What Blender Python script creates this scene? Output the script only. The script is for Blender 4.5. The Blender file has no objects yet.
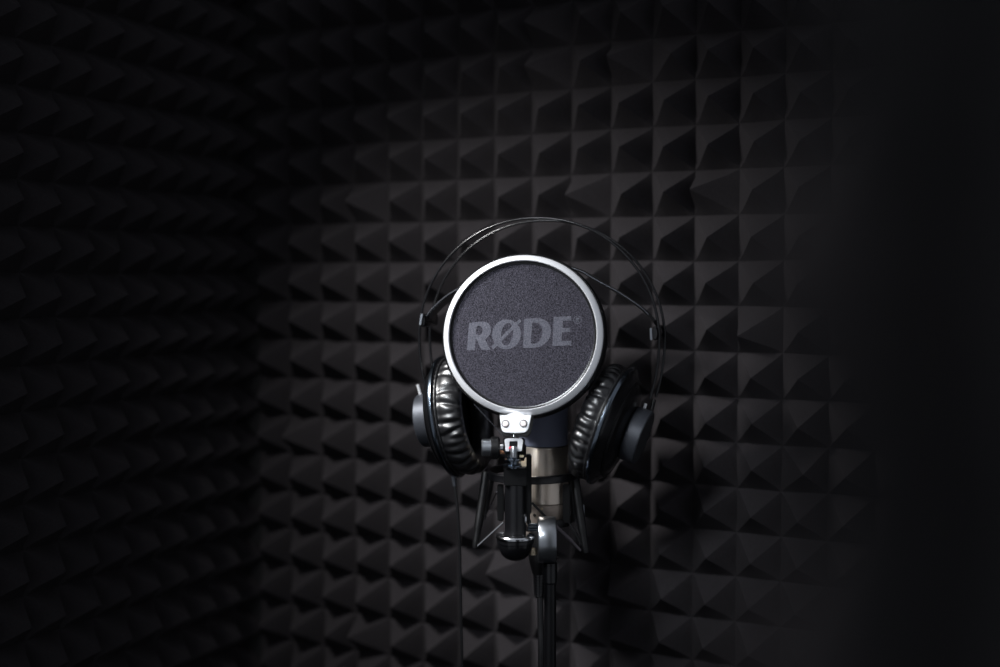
import bpy, bmesh, math, random
from mathutils import Vector, Matrix, noise
random.seed(7)
sc = bpy.context.scene
COL = sc.collection
PI = math.pi
F = 1270.0                      # focal length in pixels of the 1000 px frame
H = 1.35                        # camera height
PITCH = math.radians(2.66)
CAM = Vector((0, 0, H))
FW = Vector((0, math.cos(PITCH), -math.sin(PITCH)))
UP = Vector((0, math.sin(PITCH), math.cos(PITCH)))
RT = Vector((1, 0, 0))


def at(px, py, d):
    return CAM + d * (FW + RT * ((px - 500) / F) + UP * (-(py - 333.5) / F))


# ------------------------------------------------------------------ materials
def mat(name, col, rough=.5, metal=0., bump=None, var=None, spec=.5, coat=0., sheen=0.):
    m = bpy.data.materials.new(name)
    m.use_nodes = True
    nt = m.node_tree
    b = nt.nodes['Principled BSDF']
    b.inputs['Base Color'].default_value = (*col, 1)
    b.inputs['Roughness'].default_value = rough
    b.inputs['Metallic'].default_value = metal
    b.inputs['Specular IOR Level'].default_value = spec
    b.inputs['Coat Weight'].default_value = coat
    b.inputs['Sheen Weight'].default_value = sheen
    tc = nt.nodes.new('ShaderNodeTexCoord')
    if var:
        sc_, c2, lo, hi = var
        n = nt.nodes.new('ShaderNodeTexNoise')
        n.inputs['Scale'].default_value = sc_
        n.inputs['Detail'].default_value = 3
        nt.links.new(tc.outputs['Object'], n.inputs['Vector'])
        r = nt.nodes.new('ShaderNodeValToRGB')
        r.color_ramp.elements[0].position = lo
        r.color_ramp.elements[1].position = hi
        r.color_ramp.elements[0].color = (*col, 1)
        r.color_ramp.elements[1].color = (*c2, 1)
        nt.links.new(n.outputs['Fac'], r.inputs['Fac'])
        nt.links.new(r.outputs['Color'], b.inputs['Base Color'])
    if bump:
        sc_, st, dist = bump
        n = nt.nodes.new('ShaderNodeTexNoise')
        n.inputs['Scale'].default_value = sc_
        n.inputs['Detail'].default_value = 4
        nt.links.new(tc.outputs['Object'], n.inputs['Vector'])
        bp = nt.nodes.new('ShaderNodeBump')
        bp.inputs['Strength'].default_value = st
        bp.inputs['Distance'].default_value = dist
        nt.links.new(n.outputs['Fac'], bp.inputs['Height'])
        nt.links.new(bp.outputs['Normal'], b.inputs['Normal'])
    return m


M = dict(
    foam=mat('acoustic_foam', (.0225, .0200, .0220), 1., bump=(900, .35, .0012), var=(700, (.0315, .0285, .0310), .35, .65), spec=.18),
    backing=mat('painted_board', (.012, .012, .013), .9, bump=(60, .2, .001)),
    floor=mat('dark_carpet', (.012, .012, .013), 1., bump=(400, .4, .002), spec=.1),
    silver=mat('satin_silver', (.84, .85, .88), .38, .45, bump=(300, .05, .0004)),
    chrome=mat('bright_chrome', (.82, .83, .86), .18, 1.),
    steel=mat('brushed_steel', (.46, .49, .54), .38, .85, bump=(250, .06, .0004)),
    gun=mat('smoked_chrome', (.16, .19, .23), .22, 1.),
    gloss=mat('gloss_black_plastic', (.006, .006, .007), .22, spec=.5),
    black=mat('matt_black_plastic', (.004, .004, .0045), .38, bump=(500, .15, .0003), spec=.35),
    blackmetal=mat('black_coated_metal', (.005, .005, .006), .30, .0, bump=(400, .1, .0003)),
    hub=mat('anthracite_metal', (.046, .050, .060), .48, .5, bump=(600, .15, .0003)),
    hubface=mat('anthracite_cap', (.03, .031, .034), .6, .2, bump=(600, .15, .0003)),
    leather=mat('black_leatherette', (.007, .007, .008), .36, bump=(260, .25, .0006), spec=.9),
    cloth=mat('speckled_cloth', (.015, .0146, .0190), .95, bump=(1000, .9, .002), var=(780, (.060, .0575, .0745), .34, .68), spec=.1),
    logo=mat('printed_grey', (.060, .061, .076), .9, bump=(1000, .8, .0015), var=(780, (.104, .104, .126), .34, .68), spec=.1),
    grille=mat('dark_microphone_mesh', (.24, .26, .36), .55, .0, bump=(1500, .5, .0006)),
    nickel=mat('warm_nickel', (.66, .58, .50), .33, .85, bump=(500, .08, .0003)),
    nickel2=mat('warm_nickel_base', (.42, .35, .30), .5, .5, bump=(500, .08, .0003)),
    brass=mat('brass', (.85, .72, .52), .35, .7),
    copper=mat('copper', (.75, .36, .20), .3, .9),
    boltm=mat('pale_bolt', (.78, .70, .70), .4, .3),
    darksteel=mat('dark_polished_steel', (.34, .36, .39), .3, .95, bump=(250, .05, .0003)),
    red=mat('red_plastic', (.55, .02, .04), .4),
    rubber=mat('black_rubber', (.005, .005, .006), .42, bump=(300, .1, .0004)),
    cord=mat('grey_braid', (.16, .14, .16), .55, .2, bump=(900, .6, .001)),
    hole=mat('dark_bore', (.002, .002, .002), .9),
)


# ------------------------------------------------------------------ mesh helpers
def frame(o, z, x=None):
    """matrix with origin o, local Z along z"""
    z = Vector(z).normalized()
    x = Vector(x) if x is not None else (Vector((1, 0, 0)) if abs(z.x) < .9 else Vector((0, 1, 0)))
    x = (x - z * x.dot(z)).normalized()
    y = z.cross(x)
    m = Matrix((x, y, z)).transposed().to_4x4()
    m.translation = Vector(o)
    return m


def lathe(bm, prof, mtx, seg=64, closed=False, fn=None, a0=0, a1=2 * PI):
    """revolve (r, z) points round the local Z of mtx"""
    full = abs(a1 - a0 - 2 * PI) < 1e-6
    n = seg if full else seg + 1
    rings = []
    for i in range(n):
        a = a0 + (a1 - a0) * i / seg
        row = []
        for j, (r, z) in enumerate(prof):
            if fn:
                r, z = fn(a, j, r, z)
            row.append(bm.verts.new(mtx @ Vector((r * math.cos(a), r * math.sin(a), z))))
        rings.append(row)
    m = len(prof)
    for i in range(n if full else n - 1):
        A, B = rings[i], rings[(i + 1) % n]
        for j in range(m if closed else m - 1):
            k = (j + 1) % m
            try:
                bm.faces.new((A[j], B[j], B[k], A[k]))
            except ValueError:
                pass


def tube(bm, pts, r, seg=10, cap=True, flat=None):
    """sweep a circle (or an ellipse flat=(rx, ry, up)) along pts"""
    pts = [Vector(p) for p in pts]
    n = len(pts)
    rr = r if isinstance(r, (list, tuple)) else [r] * n
    prev = None
    rings = []
    for i, p in enumerate(pts):
        t = (pts[min(i + 1, n - 1)] - pts[max(i - 1, 0)]).normalized()
        if flat:
            x = Vector(flat[2])
            x = (x - t * x.dot(t)).normalized()
        elif prev is None:
            x = t.orthogonal().normalized()
        else:
            x = (prev - t * prev.dot(t)).normalized()
        prev = x
        y = t.cross(x)
        ax, ay = (flat[0], flat[1]) if flat else (rr[i], rr[i])
        if flat and isinstance(r, (list, tuple)):
            ax, ay = ax * rr[i], ay * rr[i]
        rings.append([bm.verts.new(p + x * ax * math.cos(2 * PI * k / seg) + y * ay * math.sin(2 * PI * k / seg)) for k in range(seg)])
    for i in range(n - 1):
        for k in range(seg):
            bm.faces.new((rings[i][k], rings[i][(k + 1) % seg], rings[i + 1][(k + 1) % seg], rings[i + 1][k]))
    if cap:
        bm.faces.new(rings[0][::-1])
        bm.faces.new(rings[-1])


def cyl(bm, a, b, r, r2=None, bev=.0006, seg=40):
    a, b = Vector(a), Vector(b)
    L = (b - a).length
    r2 = r if r2 is None else r2
    bev = min(bev, r * .4, L * .3)
    lathe(bm, [(1e-6, 0), (r - bev, 0), (r, bev), (r2, L - bev), (r2 - bev, L), (1e-6, L)], frame(a, b - a), seg)


def box(bm, c, size, mtx=None, bev=.0006):
    t = bmesh.new()
    bmesh.ops.create_cube(t, size=1)
    for v in t.verts:
        v.co = Vector((v.co.x * size[0], v.co.y * size[1], v.co.z * size[2]))
    if bev:
        bmesh.ops.bevel(t, geom=t.edges[:], offset=min(bev, min(size) * .3), segments=2, affect='EDGES')
    mm = (mtx or Matrix()) @ Matrix.Identity(4)
    join(bm, t, mm, Vector(c))


def join(bm, t, mm=Matrix(), c=Vector()):
    mp = {}
    for v in t.verts:
        mp[v] = bm.verts.new(mm @ v.co + c)
    for f in t.faces:
        bm.faces.new([mp[v] for v in f.verts])
    t.free()


def prism(bm, poly, mtx, depth, bev=.0005):
    """extrude a 2D outline by depth along local Z"""
    t = bmesh.new()
    vs = [t.verts.new((x, y, 0)) for x, y in poly]
    f = t.faces.new(vs)
    r = bmesh.ops.extrude_face_region(t, geom=[f])
    for v in r['geom']:
        if isinstance(v, bmesh.types.BMVert):
            v.co.z += depth
    bmesh.ops.recalc_face_normals(t, faces=t.faces[:])
    if bev:
        bmesh.ops.bevel(t, geom=t.edges[:], offset=bev, segments=2, affect='EDGES')
    join(bm, t, mtx)


def arc(cx, cy, rx, ry, a0, a1, n):
    return [(cx + rx * math.cos(a0 + (a1 - a0) * i / n), cy + ry * math.sin(a0 + (a1 - a0) * i / n)) for i in range(n + 1)]


def spline(pts, n=12):
    """Catmull-Rom through pts"""
    P = [Vector(p) for p in pts]
    P = [P[0] * 2 - P[1]] + P + [P[-1] * 2 - P[-2]]
    out = []
    for i in range(1, len(P) - 2):
        for k in range(n):
            t = k / n
            a, b, c, d = P[i - 1:i + 3]
            out.append(.5 * ((2 * b) + (c - a) * t + (2 * a - 5 * b + 4 * c - d) * t * t + (3 * b - a - 3 * c + d) * t ** 3))
    out.append(P[-2])
    return out


def world_loc(o):
    v = Vector()
    while o is not None:
        v += Vector(o.location)
        o = o.parent
    return v


def obj(name, bm, m, parent=None, label=None, ang=35, loc=None):
    bmesh.ops.remove_doubles(bm, verts=bm.verts[:], dist=2e-6)
    bmesh.ops.recalc_face_normals(bm, faces=bm.faces[:])
    for e in bm.edges:
        e.smooth = not (len(e.link_faces) == 2 and e.calc_face_angle(0) > math.radians(ang))
    for f in bm.faces:
        f.smooth = True
    off = world_loc(parent)
    if loc is not None:
        off = off + Vector(loc)
    bmesh.ops.translate(bm, verts=bm.verts[:], vec=-off)
    me = bpy.data.meshes.new(name)
    bm.to_mesh(me)
    bm.free()
    me.materials.append(M[m])
    o = bpy.data.objects.new(name, me)
    COL.objects.link(o)
    if loc is not None:
        o.location = loc
    if parent is not None:
        o.parent = parent
    if label:
        o['label'] = label
    return o


def thing(name, label, cat, loc):
    o = bpy.data.objects.new(name, None)
    COL.objects.link(o)
    o.location = loc
    o.empty_display_size = .05
    o['label'] = label
    o['category'] = cat
    return o


# ------------------------------------------------------------------ the room
YAW = math.radians(26.7)
U = Vector((math.cos(YAW), -math.sin(YAW), 0))        # along the back wall, to the right
N = Vector((-math.sin(YAW), -math.cos(YAW), 0))       # out of the back wall, into the booth
NODE = Vector((-.2742, 1.6634, H + .2650))            # groove crossing (column 0, row 0)
P = .05
HF = .040


def foam_sheet(origin, u, n, cols, rows, special=(), seed=0, sub=8, zmax=None):
    """pyramid foam: one heightfield cell per pyramid; cell (c, r) hangs right and below of node (c, r)"""
    rnd = random.Random(seed)
    bm = bmesh.new()
    jit = {}

    def J(c, r):
        if (c, r) not in jit:
            jit[(c, r)] = (rnd.uniform(-.0009, .0009), rnd.uniform(-.0009, .0009))
        return jit[(c, r)]
    for c in cols:
        for r in rows:
            lean = (rnd.uniform(-.0015, .0015), rnd.uniform(-.0012, .0012))
            hh = HF * rnd.uniform(.95, 1.03)
            if (c, r) in special:
                lean = special[(c, r)]
                hh *= .93
            j00, j10, j01, j11 = J(c, r), J(c + 1, r), J(c, r + 1), J(c + 1, r + 1)
            g = []
            for a in range(sub + 1):
                row = []
                for b in range(sub + 1):
                    fu, fv = a / sub, b / sub
                    # denser samples near groove and tip come from the even grid; height is the pyramid
                    x, y = 2 * fu - 1, 2 * fv - 1
                    k = 9.
                    m = ((abs(x) ** k + abs(y) ** k) / 1.0) ** (1 / k) if (x or y) else 0
                    t = max(0., min(1., 1 - m))
                    t = max(0, (t - .03) / .97)
                    z = hh * (t ** 1.06) * (1 - .05 * t * t)
                    w = t
                    dx = (j00[0] * (1 - fu) * (1 - fv) + j10[0] * fu * (1 - fv) + j01[0] * (1 - fu) * fv + j11[0] * fu * fv)
                    dy = (j00[1] * (1 - fu) * (1 - fv) + j10[1] * fu * (1 - fv) + j01[1] * (1 - fu) * fv + j11[1] * fu * fv)
                    p = origin + u * ((c + fu) * P + dx + lean[0] * w) + Vector((0, 0, -(r + fv) * P + dy + lean[1] * w)) + n * (z + .0005)
                    row.append(bm.verts.new(p))
                g.append(row)
            for a in range(sub):
                for b in range(sub):
                    # split every quad along the pyramid's ridge so the edges stay crisp
                    q = (g[a][b], g[a + 1][b], g[a + 1][b + 1], g[a][b + 1])
                    if a == b:
                        bm.faces.new((q[0], q[1], q[2])); bm.faces.new((q[0], q[2], q[3]))
                    elif a + b == sub - 1:
                        bm.faces.new((q[0], q[1], q[3])); bm.faces.new((q[1], q[2], q[3]))
                    else:
                        bm.faces.new(q)
    return bm


def slab(name, p, u, n, L, z0, z1, th, m):
    """board whose front face runs from p along u, thickness behind it"""
    bm = bmesh.new()
    vs = []
    for zz in (z0, z1):
        for a, b in ((0, 0), (L, 0), (L, -th), (0, -th)):
            q = p + u * a + n * b
            vs.append(bm.verts.new((q.x, q.y, zz)))
    for f in ((0, 1, 2, 3), (7, 6, 5, 4), (0, 4, 5, 1), (1, 5, 6, 2), (2, 6, 7, 3), (3, 7, 4, 0)):
        bm.faces.new([vs[i] for i in f])
    o = obj(name, bm, m, loc=Vector((p.x, p.y, z0)))
    o['kind'] = 'structure'
    return o


ROWS = range(-14, 26)
CORNER = NODE - U * .0825
special = {(11, 3): (-.020, .002), (8, 3): (-.018, 0), (7, 0): (-.020, .001), (7, -1): (-.020, 0), (9, 0): (-.017, .003),
           (10, 0): (.008, 0), (12, 6): (-.016, -.006), (2, 3): (-.016, .001), (0, 9): (-.016, 0), (6, 12): (-.020, .004), (9, 12): (-.014, -.003),
           (9, 13): (-.012, -.004), (2, 14): (-.016, .002), (7, 12): (.006, 0), (13, 9): (.006, 0), (4, 17): (-.012, 0), (14, -2): (-.012, 0)}
wall_back = slab('wall_back', Vector((CORNER.x, CORNER.y, 0)) - U * .1 - N * .001, U, N, 1.50, 0, 2.4, .06, 'backing')
fm = foam_sheet(NODE, U, N, range(-1, 24), ROWS, special, 3)
# the partly cut column in the corner
obj('pyramid_foam', fm, 'foam', wall_back, ang=28)
# left wall, square to the back wall
UL = -Vector((math.sin(YAW), math.cos(YAW), 0))       # runs from the corner towards the camera
NL = Vector((math.cos(YAW), -math.sin(YAW), 0))
OL = CORNER + UL * (-.02) + Vector((0, 0, -.013))
wall_left = slab('wall_left', Vector((OL.x, OL.y, 0)) - UL * .06 - NL * .001, UL, NL, 1.60, 0, 2.4, .06, 'backing')
obj('pyramid_foam', foam_sheet(OL + UL * -.004, UL, NL, range(0, 28), ROWS, {(5, 4): (.01, 0), (3, 8): (-.01, 0)}, 5, sub=6), 'foam', wall_left, ang=28)

# right wall: its near end is the out-of-focus jamb beside the camera
JN = Vector((-math.cos(YAW), math.sin(YAW), 0))       # faces the booth
JU = Vector((math.sin(YAW), math.cos(YAW), 0))        # recedes into the booth
J0 = at(822, 333, .185)
bm = bmesh.new()
nu, nz = 44, 150
zlo, zhi = H - .30, H + .30
g = []
for i in range(nu + 1):
    row = []
    for k in range(nz + 1):
        a = .20 * i / nu
        z = zlo + (zhi - zlo) * k / nz
        zr = (z - at(820, 270, .185).z) / .066
        t = abs((zr + .5) % 1 - .5) * 2                 # 0 on a tip, 1 in a groove
        ta = abs(((a - .016) / .05 + .5) % 1 - .5) * 2
        hgt = .0195 * (1 - t) ** .8 * (1 - .55 * ta) - .002
        ed = min(1, a / .006)
        p = Vector((J0.x, J0.y, z)) + JU * a + JN * (hgt * (.35 + .65 * ed) + .0)
        row.append(bm.verts.new(p))
    g.append(row)
for i in range(nu):
    for k in range(nz):
        bm.faces.new((g[i][k], g[i + 1][k], g[i + 1][k + 1], g[i][k + 1]))
b0 = [bm.verts.new(v.co - JN * .03 + JU * 0) for v in g[0]]
for k in range(nz):
    bm.faces.new((b0[k], g[0][k], g[0][k + 1], b0[k + 1]))
wall_right = slab('wall_right', Vector((J0.x, J0.y, 0)) - JN * .002 , JU, JN, .26, 0, 2.4, .30, 'backing')
obj('wedge_foam', bm, 'foam', wall_right, ang=40)

bm = bmesh.new()
box(bm, (.35, .75, -.02), (3.2, 3.2, .04), bev=0)
fl = obj('floor', bm, 'floor', loc=(0, .75, 0))
fl['kind'] = 'structure'

# ------------------------------------------------------------------ microphone
D_M = 1.335                                            # camera depth of the microphone axis
K = D_M / F


def zat(py, d):
    return at(500, py, d).z


mx = at(543.5, 480, D_M)
MX, MY = mx.x, mx.y


def zm(py):
    return zat(py, D_M)


mic = thing('microphone', 'silver studio microphone with a dark grille, upright behind the round screen', 'microphone', (MX, MY, zm(527)))
A = Vector((MX, MY, 0))
up = Vector((0, 0, 1))


def lz(bm, pts, x=MX, y=MY, zf=zm, k=K, **kw):
    """lathe of (pixel radius, pixel row) round a vertical axis"""
    lathe(bm, [(r * k, zf(py - 2.4)) for r, py in pts], frame((x, y, 0), up), **kw)


bm = bmesh.new(); lz(bm, [(.01, 346), (8, 346.6), (15, 349), (20, 353), (23.2, 359), (24.2, 366), (24.2, 446), (23.4, 446.6), (.01, 446.6)]); obj('grille', bm, 'grille', mic, 'dark blue-grey mesh head')
bm = bmesh.new(); lz(bm, [(.01, 447), (24.4, 447), (24.9, 447.8), (24.9, 503), (24.3, 503.8), (.01, 503.8)]); mb = obj('body', bm, 'nickel', mic, 'warm nickel cylinder')
bm = bmesh.new(); lz(bm, [(.01, 504), (23.6, 504), (23.9, 504.6), (23.6, 512), (21, 524), (19, 527), (.01, 527)]); ob = obj('base_ring', bm, 'nickel2', mic)
dz = at(534, 516.5, D_M - .0225)
bm = bmesh.new()
n0 = Vector((dz.x - MX, dz.y - MY, 0)).normalized()
c0 = Vector((MX, MY, dz.z + .001)) + n0 * (22.4 * K)
cyl(bm, c0 - n0 * .001, c0 + n0 * .0016, .0017, bev=.0002, seg=20); obj('screw_hole', bm, 'hole', ob)
bm = bmesh.new()
n1 = Vector((math.sin(-.1), -math.cos(.1), 0))
cd = Vector((MX, MY, zm(504.5))) + n1 * (24.9 * K)
lathe(bm, [(1e-5, .0003), (.0012, .0002), (.0014, 0)], frame(cd, n1), 16); obj('badge_dot', bm, 'brass', mb)

# ------------------------------------------------------------------ shock mount
rx = at(531.5, 480, D_M + .004)
RX, RY = rx.x, rx.y
D_R = D_M - .052
ZR = zat(482.0, D_R)
sm = thing('shock_mount', 'black elastic cradle ringed around the lower body of the microphone', 'shock mount', (RX, RY, zat(555, D_M)))
RR = .0462
bm = bmesh.new()
lathe(bm, [(RR - .0022, -.0040), (RR + .0018, -.0040), (RR + .0024, -.0033), (RR + .0018, .0000), (RR + .0024, .0030), (RR + .0014, .0040), (RR - .0018, .0040), (RR - .0026, .0030), (RR - .0026, -.0033)],
      frame((RX, RY, ZR), up), 96, closed=True)
obj('outer_ring', bm, 'blackmetal', sm)


def ringp(a, r=RR, z=ZR):
    return Vector((RX + r * math.cos(a), RY + r * math.sin(a), z))


# four legs drop from the ring and carry the elastic
legs = []
for (pt, pb, da, db, w) in (((486, 474), (475, 548), D_M - .010, D_M - .024, 1.25), ((575, 480), (586, 553), D_M - .010, D_M - .022, 1.3),
                            ((493, 478), (484, 520), D_M + .045, D_M + .05, .6), ((569, 470), (574, 522), D_M + .044, D_M + .05, .6)):
    a, b = at(*pt, da), at(*pb, db)
    bm = bmesh.new()
    mid = a.lerp(b, .5) + (b - a).cross(Vector((0, 1, 0))).normalized() * .0
    tube(bm, spline([a + up * .002, a.lerp(b, .3), a.lerp(b, .7), b], 6), [1.0] * 7 + [.95] * 6 + [.8] * 5 + [.62], 14, flat=(.0036 * w, .0026 * w, (1, 0, 0)))
    obj('frame_leg', bm, 'black', sm)
    legs.append(b)
# inner cradle: a split sleeve gripping the base of the microphone
cr = bmesh.new()
lathe(cr, [(25.6 * K, zm(524)), (28 * K, zm(524)), (28.6 * K, zm(522)), (28.6 * K, zm(517)), (28 * K, zm(516)), (25.6 * K, zm(516))], frame((MX, MY, 0), up), 72, closed=True,
      a0=PI * 1.61, a1=PI * 3.20)
obj('cradle', cr, 'black', sm)
for (px, y0, y1, d, w) in ((500.5, 484, 521, D_M - .012, 3.4), (529.5, 469, 510, D_M - .030, 2.0), (566.5, 484, 523, D_M - .020, 4.0)):
    bm = bmesh.new()
    a, b = at(px, y0, d), at(px, y1, d)
    box(bm, (a + b) / 2, (w * 2 * K * .95, .004, (a - b).length), bev=.001)
    obj('cradle_bar', bm, 'black', sm)
# elastic cords
cords = [((476, 547, D_M - .024), (503.5, 522, D_M - .030), 'chrome', .0011, 'pale silver cord end'),
         ((532, 503, D_M - .034), (551, 522, D_M - .031), 'rubber', .0013, None),
         ((551, 522, D_M - .031), (572, 541.5, D_M - .026), 'cord', .0019, 'grey braided cord'),
         ((571.5, 541, D_M - .026), (580.5, 550.5, D_M - .023), 'cord', .0012, 'grey braided cord'),
         ((484, 519, D_M + .045), (497, 492, D_M + .01), 'chrome', .0007, None),
         ((586, 550, D_M - .022), (583.5, 505, D_M - .004), 'steel', .0008, None),
         ((586, 552, D_M - .022), (568, 521, D_M - .018), 'rubber', .0011, None)]
for a, b, m_, r_, lab in cords:
    bm = bmesh.new()
    a, b = at(*a), at(*b)
    tube(bm, [a.lerp(b, t / 12) for t in range(13)], [r_ * (1 + (.13 if t % 2 and m_ == 'cord' else 0)) for t in range(13)], 10)
    obj('elastic_cord', bm, m_, sm, lab)
# swivel joint on the front right of the mount
kx = at(546.8, 539.5, 1.280)
bm = bmesh.new()
rk, wk = 23 * 1.280 / F, 9.3 * 1.280 / F
lathe(bm, [(1e-5, -wk), (rk * .9, -wk), (rk * .97, -wk * .93), (rk, -wk * .8), (rk, wk * .8), (rk * .97, wk * .93), (rk * .9, wk), (1e-5, wk)], frame(kx, (1, 0, 0)), 72)
obj('swivel_knob', bm, 'darksteel', sm, 'steel-grey round swivel joint')
bm = bmesh.new()
for i in range(3):
    y = 524.6 + i * 2.5
    cyl(bm, at(528, y, 1.278), at(541, y, 1.278), .0009, bev=.0002, seg=12)
cyl(bm, at(529, 527, 1.284), at(541, 527, 1.284), .0042, bev=.001)
obj('threaded_shaft', bm, 'gun', sm)
bm = bmesh.new()
lathe(bm, [(1e-5, 0), (.0032, 0), (.0040, .0006), (.0040, .0032), (.0034, .0038), (.0034, .0062), (.0028, .0068), (1e-5, .0068)], frame(at(533.2, 555, 1.280), up), 6)
obj('hex_nut', bm, 'brass', sm, 'small brassy nut')
# bracket that ties ring and swivel together
bm = bmesh.new()
tube(bm, [at(527.5, 484, 1.289), at(527, 505, 1.289), at(527.5, 519, 1.288), at(531, 527, 1.286)], [1, 1, 1, .8], 12, flat=(.0028, .0020, (1, 0, 0)))
obj('bracket', bm, 'black', sm)

# ------------------------------------------------------------------ microphone stand
D_S = 1.284
sx = at(550.2, 560, D_S)
st = thing('microphone_stand', 'slim black stand pole rising from below under the swivel joint', 'microphone stand', (sx.x, sx.y, 0))
bm = bmesh.new()
lathe(bm, [(1e-5, .02), (.0060, .02), (.0062, zat(584, D_S)), (.0064, zat(583, D_S)), (.0072, zat(582, D_S)), (.0072, zat(562.5, D_S)), (.0062, zat(562, D_S)), (1e-5, zat(562, D_S))], frame((sx.x, sx.y, 0), up), 40)
obj('pole', bm, 'blackmetal', st)
bm = bmesh.new()
lathe(bm, [(1e-5, 0), (.118, 0), (.124, .004), (.124, .012), (.118, .018), (.02, .024), (.014, .05), (1e-5, .05)], frame((sx.x, sx.y, 0), up), 64)
obj('base', bm, 'blackmetal', st)
bm = bmesh.new()
cyl(bm, (sx.x, sx.y, .62), (sx.x, sx.y, .70), .013, bev=.002)
obj('height_clutch', bm, 'black', st)

# ------------------------------------------------------------------ microphone cable
D_C = 1.329
cx_ = at(539.0, 560, D_C)
cb = thing('microphone_cable', 'black microphone cable with ribbed connector hanging left of the pole', 'cable', (cx_.x, cx_.y, .010))
bm = bmesh.new()


def lc(bm, pts, **kw):
    lathe(bm, [(r * D_C / F, zat(py, D_C)) for r, py in pts], frame((cx_.x, cx_.y, 0), up), **kw)


lc(bm, [(.01, 528.6), (9.8, 528.6), (10.4, 529.8), (10.4, 558), (9.6, 562), (7.2, 571), (6.4, 574), (.01, 574)], seg=36)
con = obj('connector', bm, 'black', cb)
bm = bmesh.new()
pr = [(.01, 574)]
for i in range(7):
    y = 574 + i * 3.0
    r = 6.0 - i * .16
    pr += [(r, y), (r, y + 1.7), (r - 1.1, y + 2.0), (r - 1.1, y + 2.8)]
pr += [(4.4, 596), (3.6, 598), (.01, 598)]
lc(bm, pr, seg=36)
obj('strain_relief', bm, 'gloss', cb)
bm = bmesh.new()
a = at(540.0, 597, D_C)
tube(bm, spline([a, at(540.6, 625, D_C), at(541, 667, D_C), (cx_.x + .000, cx_.y + .010, .8), (cx_.x - .006, cx_.y + .06, .4), (cx_.x - .010, cx_.y + .13, .12), (cx_.x - .03, cx_.y + .19, .012), (cx_.x - .14, cx_.y + .20, .004)], 14), .0034, 12)
obj('cord', bm, 'rubber', cb)

# ------------------------------------------------------------------ pop filter
D_F = 1.255
KF = D_F / F
fc = at(522.3, 334.8, D_F)
fz = Vector((-.17, -1, .15)).normalized()              # the screen faces slightly left of and above the camera
fx = (RT - fz * RT.dot(fz)).normalized()
fy = fz.cross(fx)
MF = Matrix((fx, fy, fz)).transposed().to_4x4()
MF.translation = fc
pf = thing('pop_filter', 'round cloth pop filter screen in a silver rim with grey lettering', 'pop filter', tuple(at(515.5, 540, 1.270)))
R = 81.0 * KF
bm = bmesh.new()
lathe(bm, [(R - .0064, -.0030), (R - .0064, .0014), (R - .0060, .0021), (R - .0057, .0024), (R - .0052, .0021), (R - .0007, -.0014), (R - .0001, -.0022), (R, -.0028), (R, -.0050), (R - .001, -.0056), (R - .0060, -.0056)], MF, 160, closed=True)
obj('silver_rim', bm, 'silver', pf, 'bright silver front ring', ang=50)
bm = bmesh.new()
lathe(bm, [(R - .0072, -.0057), (R + .0010, -.0057), (R + .0022, -.0070), (R + .0030, -.0100), (R + .0030, -.0175), (R + .0015, -.0190), (R - .0060, -.0190), (R - .0072, -.0178)], MF, 160, closed=True)
obj('rear_ring', bm, 'black', pf, 'black rear ring')
bm = bmesh.new()
lathe(bm, [(R - .0062, -.0006), (R - .0072, -.0012), (R - .0090, -.0016), (R - .0090, -.0050), (R - .0062, -.0050)], MF, 160, closed=True)
obj('gasket', bm, 'gloss', pf, 'thin black inner edge of the rim')
bm = bmesh.new()
pr = [(.0001 + (R - .0080) * i / 20, -.0022 + .0016 * math.cos(i / 20 * PI / 2)) for i in range(21)]
lathe(bm, pr + [(R - .0080, -.0040), (1e-4, -.0040)], MF, 128)
scr = obj('cloth_screen', bm, 'cloth', pf, 'dark speckled cloth')


def shape2d(loops):
    """filled outline with holes -> mesh data in local XY"""
    cu = bpy.data.curves.new('outline', 'CURVE')
    cu.dimensions = '2D'
    cu.fill_mode = 'BOTH'
    cu.extrude = .00006
    for lp in loops:
        s = cu.splines.new('POLY')
        s.points.add(len(lp) - 1)
        for q, (x, y) in zip(s.points, lp):
            q.co = (x, y, 0, 1)
        s.use_cyclic_u = True
    o = bpy.data.objects.new('outline', cu)
    COL.objects.link(o)
    dg = bpy.context.evaluated_depsgraph_get()
    dg.update()
    me = bpy.data.meshes.new_from_object(o.evaluated_get(dg))
    bpy.data.objects.remove(o)
    bpy.data.curves.remove(cu)
    return me


def smooth2(p, n=5):
    q = []
    m = len(p)
    for i in range(m):
        a, b, c, d = [Vector((*p[(i + k) % m], 0)) for k in (-1, 0, 1, 2)]
        for k in range(n):
            t = k / n
            v = .5 * ((2 * b) + (c - a) * t + (2 * a - 5 * b + 4 * c - d) * t * t + (3 * b - a - 3 * c + d) * t ** 3)
            q.append((v.x, v.y))
    return q


def rot_ell(cx, cy, rx_, ry_, tilt, n=48):
    return [(cx + rx_ * math.cos(a) * math.cos(tilt) - ry_ * math.sin(a) * math.sin(tilt), cy + rx_ * math.cos(a) * math.sin(tilt) + ry_ * math.sin(a) * math.cos(tilt)) for a in [2 * PI * i / n for i in range(n)]]


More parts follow.
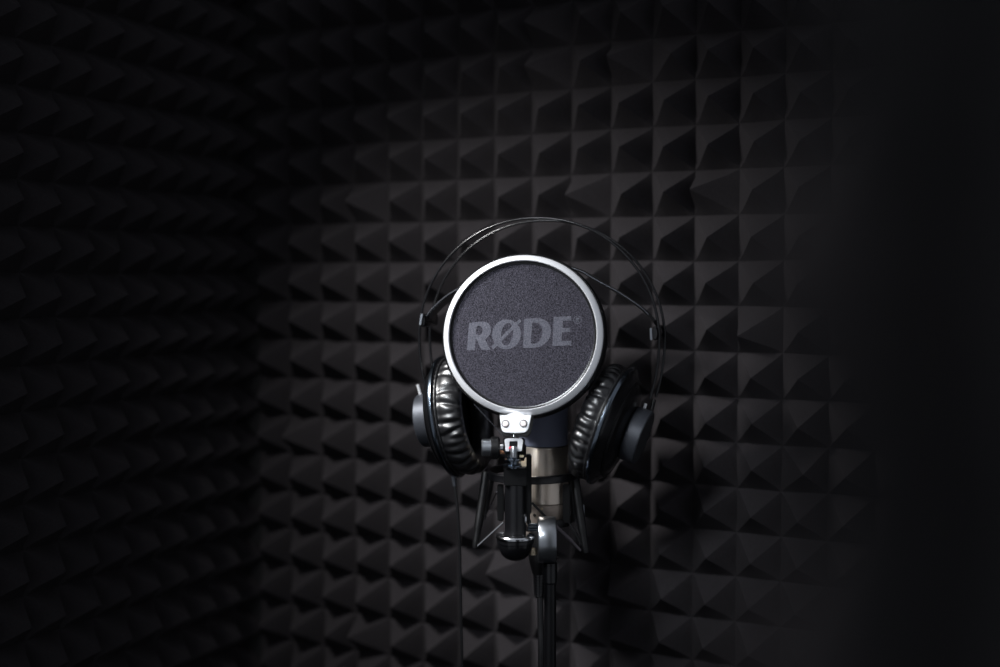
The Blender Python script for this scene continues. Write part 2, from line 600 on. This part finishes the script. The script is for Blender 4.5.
LET = [
    [[(468.5, 321.7), (475, 321.1), (481, 320.7), (484.5, 321), (487.6, 322.2), (489.8, 324.6), (490.9, 328), (490.5, 332), (488.8, 335.2), (486.2, 337.6), (484.8, 338.4), (487, 343), (490.4, 349.1), (481.2, 349.1), (478.6, 344), (476.6, 339.6), (475.4, 337.6), (474.8, 343), (474.4, 349.2), (466.1, 349.3), (467.2, 336)],
     smooth2([(476.3, 326.2), (479, 325), (481.6, 326.6), (482.4, 330), (480.6, 333.2), (477.6, 334.2), (475.6, 332.8)], 4)],
    [rot_ell(506.4, 334, 14.6, 15.0, 0), rot_ell(507.0, 333.9, 5.9, 11.2, math.radians(9))],
    [[(524.3, 318.8), (532, 318.4), (538, 318.4), (542, 319.1), (545.6, 320.9), (548.8, 324), (550.6, 328), (551, 332), (550, 337), (547.6, 341.4), (543.8, 345), (538.5, 347.3), (532, 347.9), (522.9, 348), (523.4, 335)],
     [(532.3, 322.8), (535.5, 322.7), (538.4, 323.6), (540.6, 325.8), (542, 329), (542.2, 332.4), (541.3, 337), (539.2, 341), (536.6, 343.2), (534, 343.8), (530.9, 343.3), (531.4, 334)]],
    [[(553.5, 317.3), (571, 316.8), (571.2, 321.3), (562.8, 321.7), (562.3, 328.6), (570, 328.3), (569.8, 332.7), (561.8, 333), (561.2, 341.6), (571, 341.2), (570.8, 346), (552, 346.3)]],
    [[(490.8, 346.2), (493.2, 349), (521.6, 321.0), (519.4, 318.6)]],
    [rot_ell(577, 320.6, 4.1, 4.1, 0, 28), rot_ell(577, 320.6, 3.4, 3.4, 0, 28)],
    [[(575.4, 318.4), (577.6, 318.3), (578.8, 319.2), (578.5, 320.6), (577.7, 321.1), (579, 323), (577.8, 323), (576.7, 321.3), (576.4, 321.3), (576.4, 323), (575.4, 323)]],
]
bm = bmesh.new()
for k, loops in enumerate(LET):
    me = shape2d([[((x - 522.3) * KF * 1.012, -(y - 334.8) * KF * 1.008) for x, y in lp] for lp in loops])
    off = .0000 if k != 4 else .00005
    for v in me.vertices:
        rr_ = math.hypot(v.co.x, v.co.y) / (R - .0080)
        v.co.z += -.0022 + .0016 * math.cos(rr_ * PI / 2) + .00016 + off
        v.co = MF @ v.co
    bm.from_mesh(me)
    bpy.data.meshes.remove(me)
lt = obj('lettering', bm, 'logo', pf, 'grey printed wordmark')

# bracket plate with two hex bolts
PL = at(515.2, 424, 1.246)
MP = frame(PL, Vector((-.06, -1, .22)), RT)
KP = 1.246 / F


def pp(l):
    return [((x - 515.2) * KP, -(y - 424) * KP) for x, y in l]


bm = bmesh.new()
out = [(499.6, 415.3), (506, 415.2), (511, 413.2), (515.5, 412.6), (520, 413.2), (525, 415.2), (531.4, 415.3), (530.4, 420), (528.6, 428.5), (527, 431.4), (524, 432.8), (515, 433.2), (505.5, 432.8), (502.6, 431.4), (501.4, 428.5)]
prism(bm, pp(out)[::-1], MP, .0022, .0004)
pl = obj('mounting_plate', bm, 'silver', pf, 'silver plate under the rim')
for bx in (505.6, 523.6):
    bm = bmesh.new()
    c = MP @ Vector(((bx - 515.2) * KP, 0, .0022))
    lathe(bm, [(.0032, -.0002), (.0038, .0000), (.0038, .0004), (.0032, .0006)], frame(c, MP.to_3x3().col[2]), 28, closed=True)
    wsh = bm
    bm = bmesh.new()
    lathe(bm, [(1e-5, -.0004), (.0031, -.0004), (.0031, .0012), (.0026, .0017), (1e-5, .0017)], frame(c, MP.to_3x3().col[2]), 6)
    obj('hex_bolt', bm, 'boltm', pl, 'pale hex bolt')
    obj('bolt_washer', wsh, 'gloss', pl, 'dark ring round the bolt')
bm = bmesh.new()
bo = [(500.5, 413.5), (533.5, 413.5), (532.5, 425), (530, 434), (527, 436.5), (503, 435.8), (500.8, 431)]
prism(bm, pp(bo)[::-1], MP @ Matrix.Translation((0, 0, -.0085)), .0080, .0006)
obj('plate_backing', bm, 'black', pf)
# little pin, clevis, stem, washers
bm = bmesh.new()
lathe(bm, [(1e-5, .0024), (.0009, .0021), (.0016, .0010), (.0018, 0), (1e-5, 0)], frame(at(514, 436.4, 1.246), up), 24)
obj('pin', bm, 'chrome', pf)
D_H = 1.252
KH = D_H / F


def ph(l, cx=514, cy=444):
    return [((x - cx) * KH, -(y - cy) * KH) for x, y in l]


bm = bmesh.new()
fk = [(504.4, 440), (505.6, 438.6), (508, 438.2), (520, 438.2), (522.2, 438.8), (523.2, 440.4), (521.6, 451), (517.4, 451), (517.6, 441.2), (509.4, 441.2), (509.2, 451), (505.6, 451)]
prism(bm, ph(fk)[::-1], frame(at(514, 444, D_H), Vector((0, -1, .1)), RT), .006, .0005)
obj('clevis', bm, 'silver', pf, 'silver forked hinge')
bm = bmesh.new()
cyl(bm, at(503, 446, D_H + .003), at(525, 446, D_H + .003), .0082, bev=.0015)
box(bm, at(516, 452, D_H + .004), (.020, .009, .018), bev=.002)
obj('hinge_barrel', bm, 'gloss', pf)
bm = bmesh.new()
lathe(bm, [(1e-5, .0012), (.0012, .0008), (.0016, 0), (1e-5, 0)], frame(at(510.4, 448, D_H - .0066), (0, -1, 0)), 18)
obj('red_mark', bm, 'red', pf)
bm = bmesh.new()
lathe(bm, [(1e-5, zat(445, D_H)), (.0022, zat(445.2, D_H)), (.0034, zat(447, D_H)), (.0036, zat(456, D_H)), (1e-5, zat(456, D_H))], frame((at(513.8, 450, D_H).x, at(513.8, 450, D_H).y - .008, 0), up), 32)
obj('stem', bm, 'darksteel', pf)
bm = bmesh.new()
wx = at(513, 460, D_H - .003)
for (y, r, h) in ((458.6, 9.4, 2.6), (464.8, 10.5, 2.4)):
    lathe(bm, [(1e-5, zat(y + h / 2, D_H)), (r * KH * .9, zat(y + h / 2, D_H)), (r * KH, zat(y + h / 4, D_H)), (r * KH, zat(y - h / 4, D_H)), (r * KH * .9, zat(y - h / 2, D_H)), (1e-5, zat(y - h / 2, D_H))], frame((wx.x, wx.y, 0), up), 48)
cyl(bm, (wx.x, wx.y, zat(468, D_H)), (wx.x, wx.y, zat(455, D_H)), .0056)
obj('washer', bm, 'gun', pf)
bm = bmesh.new()
box(bm, at(521.6, 456.2, D_H - .007), (.0042, .003, .0020), bev=.0004)
box(bm, at(523.8, 463.8, D_H - .007), (.0052, .003, .0055), bev=.0004)
box(bm, at(525.6, 459.6, D_H - .007), (.0016, .003, .0040), bev=.0004)
obj('clip', bm, 'brass', pf, 'pale brass clip')
# thumb screw on the left of the hinge
bm = bmesh.new()
cyl(bm, at(481.6, 447.6, D_H + .002), at(493.2, 447.6, D_H + .002), 8.6 * KH, bev=.0010, seg=48)
tk = obj('thumb_knob', bm, 'darksteel', pf, 'steel thumb knob at the left')
bm = bmesh.new()
cyl(bm, at(493, 447.6, D_H + .002), at(504, 447.6, D_H + .002), 4.6 * KH, bev=.0006)
obj('screw_collar', bm, 'chrome', tk)
bm = bmesh.new()
cyl(bm, at(497.8, 451.6, D_H), at(505, 451.6, D_H), .0024, bev=.0004)
obj('copper_washer', bm, 'copper', tk, 'copper washer')
bm = bmesh.new()
cyl(bm, at(490, 448, D_H + .004), at(500, 448, D_H + .004), 11.5 * KH, bev=.002, seg=48)
obj('joint_housing', bm, 'black', pf)
# post with collar, foot plate and bottom knob
D_P = 1.268
po = at(515.4, 500, D_P)
KP2 = D_P / F


def lp_(bm, pts, seg=56):
    lathe(bm, [(r * KP2, zat(py, D_P)) for r, py in pts], frame((po.x, po.y, 0), up), seg)


bm = bmesh.new(); lp_(bm, [(.01, 484), (10.6, 484), (10.6, 534), (.01, 534)]); obj('post', bm, 'blackmetal', pf)
bm = bmesh.new()
box(bm, (po.x, po.y, (zat(466.5, D_P) + zat(484.5, D_P)) / 2), (.0235, .022, .0180), bev=.0014)
obj('collar', bm, 'black', pf)
bm = bmesh.new(); lp_(bm, [(.01, 538.5), (18.6, 538.5), (20, 537.8), (20.2, 536), (19.4, 534.9), (12, 534.2), (.01, 534.2)]); obj('foot_plate', bm, 'chrome', pf, 'chrome rimmed foot plate')
bm = bmesh.new(); lp_(bm, [(.01, 561), (5, 560.6), (10, 558.6), (13.8, 555), (16.4, 549.5), (17.4, 546), (17.6, 543.5), (18.3, 543), (18.6, 541), (18.4, 539), (.01, 539)]); obj('bottom_knob', bm, 'gloss', pf, 'rounded black bottom knob')
bm = bmesh.new()
tube(bm, [at(525.4, 515, D_P - .004), at(525.6, 517, D_P - .006), at(525.6, 520.5, D_P - .006), at(525.4, 522, D_P - .004)], .0011, 10)
obj('locking_pin', bm, 'chrome', pf)
bm = bmesh.new()
box(bm, at(528.5, 484, D_P + .004), (.006, .010, .060), bev=.001)
obj('clamp_jaw', bm, 'black', pf)

# ------------------------------------------------------------------ headphones
D_E = 1.335
KE = D_E / F
ec = at(540, 338, D_E)
hp = thing('headphones', 'black over-ear headphones with twin wire headband hung around the microphone', 'headphones', tuple(at(540, 470, D_E)))
HY = math.radians(-17)
hx = Vector((math.cos(HY), math.sin(HY), 0))
hy = Vector((-math.sin(HY), math.cos(HY), 0))         # away from the camera


def hpt(x, y, z):
    """x, z in pixels right / up of the band centre, y metres behind"""
    return ec + hx * (x * KE / math.cos(HY)) + Vector((0, 1, 0)) * 0 + hy * y + up * (z * KE)


def wire(yo, dzz, rad, m, name, lab):
    pts = []
    for i in range(97):
        a = math.radians(-22 + (224) * i / 96)
        c_, s_ = math.cos(a), math.sin(a)
        pts.append(hpt(117.5 * math.copysign(abs(c_) ** .97, c_), yo, (119 if s_ > 0 else 150) * s_ + dzz))
    bm = bmesh.new()
    tube(bm, pts, rad, 12)
    return obj(name, bm, m, hp, lab)


wire(-.0165, .0, .0014, 'gloss', 'headband_wire', None)
wire(.0165, -1.2, .0014, 'gloss', 'headband_wire', None)
# self-adjusting leather strap
bm = bmesh.new()
for_pts = [(-114, 15), (-106, 27), (-92, 40), (-76, 50), (-56, 59), (-34, 67), (-8, 73), (18, 73.5), (42, 67), (59.5, 57), (75.5, 48.3), (90, 39), (102, 30), (112, 19)]
sp = spline([(x, 0, z) for x, z in for_pts], 6)
W = .0150
rowsv = []
n = len(sp)
for i, q in enumerate(sp):
    t = abs(i / (n - 1) - .5) * 2
    w = W * (1 - .45 * max(0, t - .75) / .25)
    tn = (sp[min(i + 1, n - 1)] - sp[max(i - 1, 0)]).normalized()
    nn = Vector((-tn.z, 0, tn.x))
    row = []
    for (yy, th) in ((-w, .5), (-w * .9, 1.1), (0, 1.3), (w * .9, 1.1), (w, .5), (w * .9, -1.1), (0, -1.4), (-w * .9, -1.1)):
        row.append(bm.verts.new(hpt(q.x + nn.x * th * 1.2, yy, q.z + nn.z * th * 1.2 - (yy + w) / (2 * w) * 6 * max(0, q.x / 110))))
    rowsv.append(row)
for i in range(n - 1):
    for k in range(8):
        bm.faces.new((rowsv[i][k], rowsv[i][(k + 1) % 8], rowsv[i + 1][(k + 1) % 8], rowsv[i + 1][k]))
bm.faces.new(rowsv[0]); bm.faces.new(rowsv[-1][::-1])
strap = obj('leather_strap', bm, 'leather', hp, 'flexible leather strap under the wires')
# front edge trim; paler metal paints in the leather's edge highlight
bm = bmesh.new()
tube(bm, [hpt(q.x, -W * 1.0, q.z + .2) for q in sp[3:-3]], .0006, 8)
obj('piping_highlight', bm, 'hub', strap)
# sliders joining wires and strap
for sx_, tz in ((-112.5, 15), (114, 5)):
    bm = bmesh.new()
    a, b = hpt(sx_, -.021, tz + 2), hpt(sx_, .021, tz + 2)
    rows2 = []
    tube(bm, [a, a.lerp(b, .03), a.lerp(b, .5), a.lerp(b, .97), b], [.8, 1, 1, 1, .8], 20, flat=(.0072, .0030, (0, 0, 1)))
    sl = obj('slider', bm, 'gloss', hp)
    bm = bmesh.new()
    c = hpt(sx_ - (1.0 if sx_ < 0 else 3.2), -.0225, tz + (3 if sx_ < 0 else 1.5))
    box(bm, c, (.0022, .002, .0125), frame((0, 0, 0), (0.16 if sx_ < 0 else -.05, 0, 1)), bev=.0006)
    obj('slider_edge', bm, 'steel', sl, 'bright metal edge')


def cup(c, a, hubd, Rc, pad_t, seed, padR=1.0, dome=.020):
    """c: centre of the rim plane, a: outward axis"""
    a = Vector(a).normalized()
    fr = frame(c, a, up)
    rnd = random.Random(seed)
    root = None
    # housing shell
    bm = bmesh.new()
    lathe(bm, [(Rc * .92, -.0022), (Rc * .985, -.0022), (Rc, -.0012), (Rc, .0022), (Rc * .985, .0034), (Rc * .93, .0055), (Rc * .84, .0100), (Rc * .70, .0150), (Rc * .52, dome * .92), (Rc * .40, dome), (1e-5, dome)], fr, 96)
    hs = obj('ear_cup', bm, 'gloss', hp)
    bm = bmesh.new()
    lathe(bm, [(Rc * .965, .0036), (Rc * 1.012, .0030), (Rc * 1.020, .0016), (Rc * 1.018, -.0004), (Rc * 1.005, -.0012), (Rc * .99, -.0008)], fr, 96)
    obj('trim_ring', bm, 'gun', hs, 'smoked metal trim ring')
    # perforated step ring half way up the dome
    bm = bmesh.new()
    lathe(bm, [(Rc * .815, .0108), (Rc * .83, .0118), (Rc * .80, .0132), (Rc * .785, .0122)], fr, 96, closed=True)
    obj('dome_ridge', bm, 'black', hs)
    # hub
    rh = .0285
    bm = bmesh.new()
    lathe(bm, [(rh * .80, dome - .001), (rh * .97, dome), (rh, dome + .0012), (rh, hubd - .0012), (rh * .965, hubd), (rh * .93, hubd)], fr, 72)
    hb = obj('hub', bm, 'hub', hs, 'anthracite round hub')
    bm = bmesh.new()
    lathe(bm, [(rh * .935, hubd - .001), (rh * .925, hubd - .0002), (rh * .5, hubd + .0001), (1e-5, hubd + .0002)], fr, 72)
    obj('hub_cap', bm, 'hubface', hb)
    # cushion: a gathered ring of leatherette
    nf = 40
    angs = sorted([(k + rnd.uniform(-.35, .35)) * 2 * PI / nf for k in range(nf)])
    amp = [rnd.uniform(.45, 1.25) for _ in range(nf)]
    slant = [rnd.uniform(-.05, .05) for _ in range(nf)]
    prof = []
    steps = 26
    T = pad_t
    for j in range(steps + 1):
        s = j / steps
        ph_ = s * PI
        # from rim edge, bulge outward, roll over the front, drop inside
        if s < .12:
            prof.append((Rc * (.955 + .0 * s), -.002 - T * .10 * s / .12))
        else:
            q = (s - .12) / .88 * 1.32 * PI - .18 * PI
            r0 = Rc * padR * .815
            prof.append((r0 + Rc * .185 * math.cos(q), -T * .50 - T * .48 * math.sin(q)))

    def fn(an, j, r, z):
        s = j / steps
        wgt = math.sin(min(1, max(0, (s - .05) / .62)) * PI) ** .8
        d = 0
        for k in range(nf):
            for sh in (-2 * PI, 0, 2 * PI):
                x = (an - angs[k] - sh - slant[k] * math.sin(s * 9 + k)) / .060
                if abs(x) < 3:
                    d += amp[k] * math.exp(-x * x * 1.6)
        d2 = noise.noise(Vector((an * 3.0 + seed, s * 3, 0))) * .0010
        edge = 1.25 if s < .45 else .8
        return r - .0021 * d * wgt * edge + d2 * wgt, z + .0009 * d * wgt
    bm = bmesh.new()
    lathe(bm, prof, fr, 480, fn=fn)
    cu_ = obj('cushion', bm, 'leather', hs, 'gathered soft leatherette cushion', ang=80)
    # seam cord between cushion and shell
    bm = bmesh.new()
    pts = [fr @ Vector((Rc * .965 * math.cos(t), Rc * .965 * math.sin(t), -.0036)) for t in [2 * PI * k / 180 for k in range(181)]]
    tube(bm, pts, [.0013 + .0003 * math.sin(k * 2.1) for k in range(181)], 8)
    obj('seam', bm, 'leather', cu_)
    # cloth inside the cushion
    bm = bmesh.new()
    lathe(bm, [(Rc * .70, -.004), (Rc * .3, -.005), (1e-5, -.005)], fr, 64)
    obj('inner_cloth', bm, 'black', hs)
    return hs, fr


# right cup, turned towards the camera
aR = Vector((math.cos(math.radians(20)) * .955, -.30, -math.sin(math.radians(20)) * .955))
cR = at(611.5, 425.5, 1.300)
hsR, frR = cup(cR, aR, .0360, .0626, .0260, 4)
aL = Vector((-.945, .27, -.165))
cL = at(452, 416.5, 1.350)
hsL, frL = cup(cL, aL, .0345, .0640, .0300, 9, dome=.019)

# the wires' ends pinned into the hubs
for fr_, pts_ in ((frR, [(645.8, 403.5), (642.6, 414.5)]), (frL, [(417.6, 384.5), (420.4, 394.5)])):
    bm = bmesh.new()
    dd = 1.292 if fr_ is frR else 1.352
    a, b = at(*pts_[0], dd), at(*pts_[1], dd + .002)
    tube(bm, [a, b], [1, 1], 12, flat=(.0016, .0008, (1, 0, 0)))
    obj('wire_pin', bm, 'silver', hp, 'pale metal pin at the hub')
for (px, py) in ((655, 403), ):
    bm = bmesh.new()
    tube(bm, [at(px - 1, 400, 1.305), at(px - 4, 412, 1.300)], .0022, 12)
    obj('wire_pin', bm, 'black', hp)
# cable from the left cup
D_L = 1.345
bm = bmesh.new()
tube(bm, [at(453.5, 470, D_L), at(453.6, 474, D_L), at(454.2, 480, D_L), at(454.8, 486, D_L)], [.0030, .0030, .0026, .0022], 14)
obj('cable_grip', bm, 'hub', hp)
bm = bmesh.new()
tube(bm, spline([at(454.6, 485, D_L), at(457.2, 505, D_L), at(459.4, 540, D_L), at(460.4, 580, D_L), at(461.2, 625, D_L), at(462.0, 668, D_L), (at(462.6, 700, D_L).x, at(462.6, 700, D_L).y, .75), (at(463, 700, D_L).x - .02, at(463, 700, D_L).y - .02, .35),
                 (at(463, 700, D_L).x - .08, at(463, 700, D_L).y - .05, .08), (at(463, 700, D_L).x - .12, at(463, 700, D_L).y - .08, .005), (at(463, 700, D_L).x - .24, at(463, 700, D_L).y - .12, .003)], 12), .00155, 10)
obj('cable', bm, 'rubber', hp, 'thin black cable')
# thin lead crossing between the cups
bm = bmesh.new()
tube(bm, spline([at(474, 404, 1.305), at(486, 417, 1.303), at(498, 430, 1.301), at(503, 436, 1.300)], 6), .0004, 8)
obj('thin_lead', bm, 'hub', hp)

# ------------------------------------------------------------------ light
def area(name, loc, aim, size, power, col=(1, 1, 1), spread=180, sy=None):
    l = bpy.data.lights.new(name, 'AREA')
    l.shape = 'RECTANGLE' if sy else 'DISK'
    l.size = size
    if sy:
        l.size_y = sy
    l.energy = power
    l.color = col
    l.spread = math.radians(spread)
    o = bpy.data.objects.new(name, l)
    COL.objects.link(o)
    o.location = loc
    o.rotation_euler = (Vector(aim) - Vector(loc)).to_track_quat('-Z', 'Y').to_euler()
    return o


tgt = at(560, 425, 1.42)
key = area('studio_lamp', (-.46, 1.08, 1.71), at(595, 495, 1.42), .15, 1.58, (1, .995, .99), 72)
m2 = at(535, 400, 1.3)
fill = area('front_fill', m2 + Vector((-.47, -.74, .52)) * .95, m2, .26, .26, (.90, .95, 1.0), 27)  # added fill light, lifts the dark fronts of microphone and headphones
jt = at(860, 590, .19)
jamb_fill = area('jamb_fill_light', (-.16, .30, 1.90), jt, .10, .10, (1, 1, 1), 40)  # added light, no real fitting; brightens the upward facets of the jamb foam
w = bpy.data.worlds.new('world')
w.use_nodes = True
w.node_tree.nodes['Background'].inputs['Color'].default_value = (.85, .9, 1, 1)
w.node_tree.nodes['Background'].inputs['Strength'].default_value = .29
sc.world = w

# ------------------------------------------------------------------ camera
cd_ = bpy.data.cameras.new('camera')
cd_.sensor_width = 36
cd_.lens = F * 36 / 1000
cd_.clip_start = .01
cd_.dof.use_dof = True
cd_.dof.focus_distance = 1.28
cd_.dof.aperture_fstop = 1.75
co = bpy.data.objects.new('camera', cd_)
COL.objects.link(co)
co.location = CAM
co.rotation_euler = (PI / 2 - PITCH, 0, 0)
sc.camera = co
vs = sc.view_settings
vs.view_transform = 'Standard'
vs.look = 'None'
vs.gamma = 1
vs.exposure = 0
vs.use_curve_mapping = False
sc.cycles.use_denoising = True
sc.cycles.max_bounces = 8
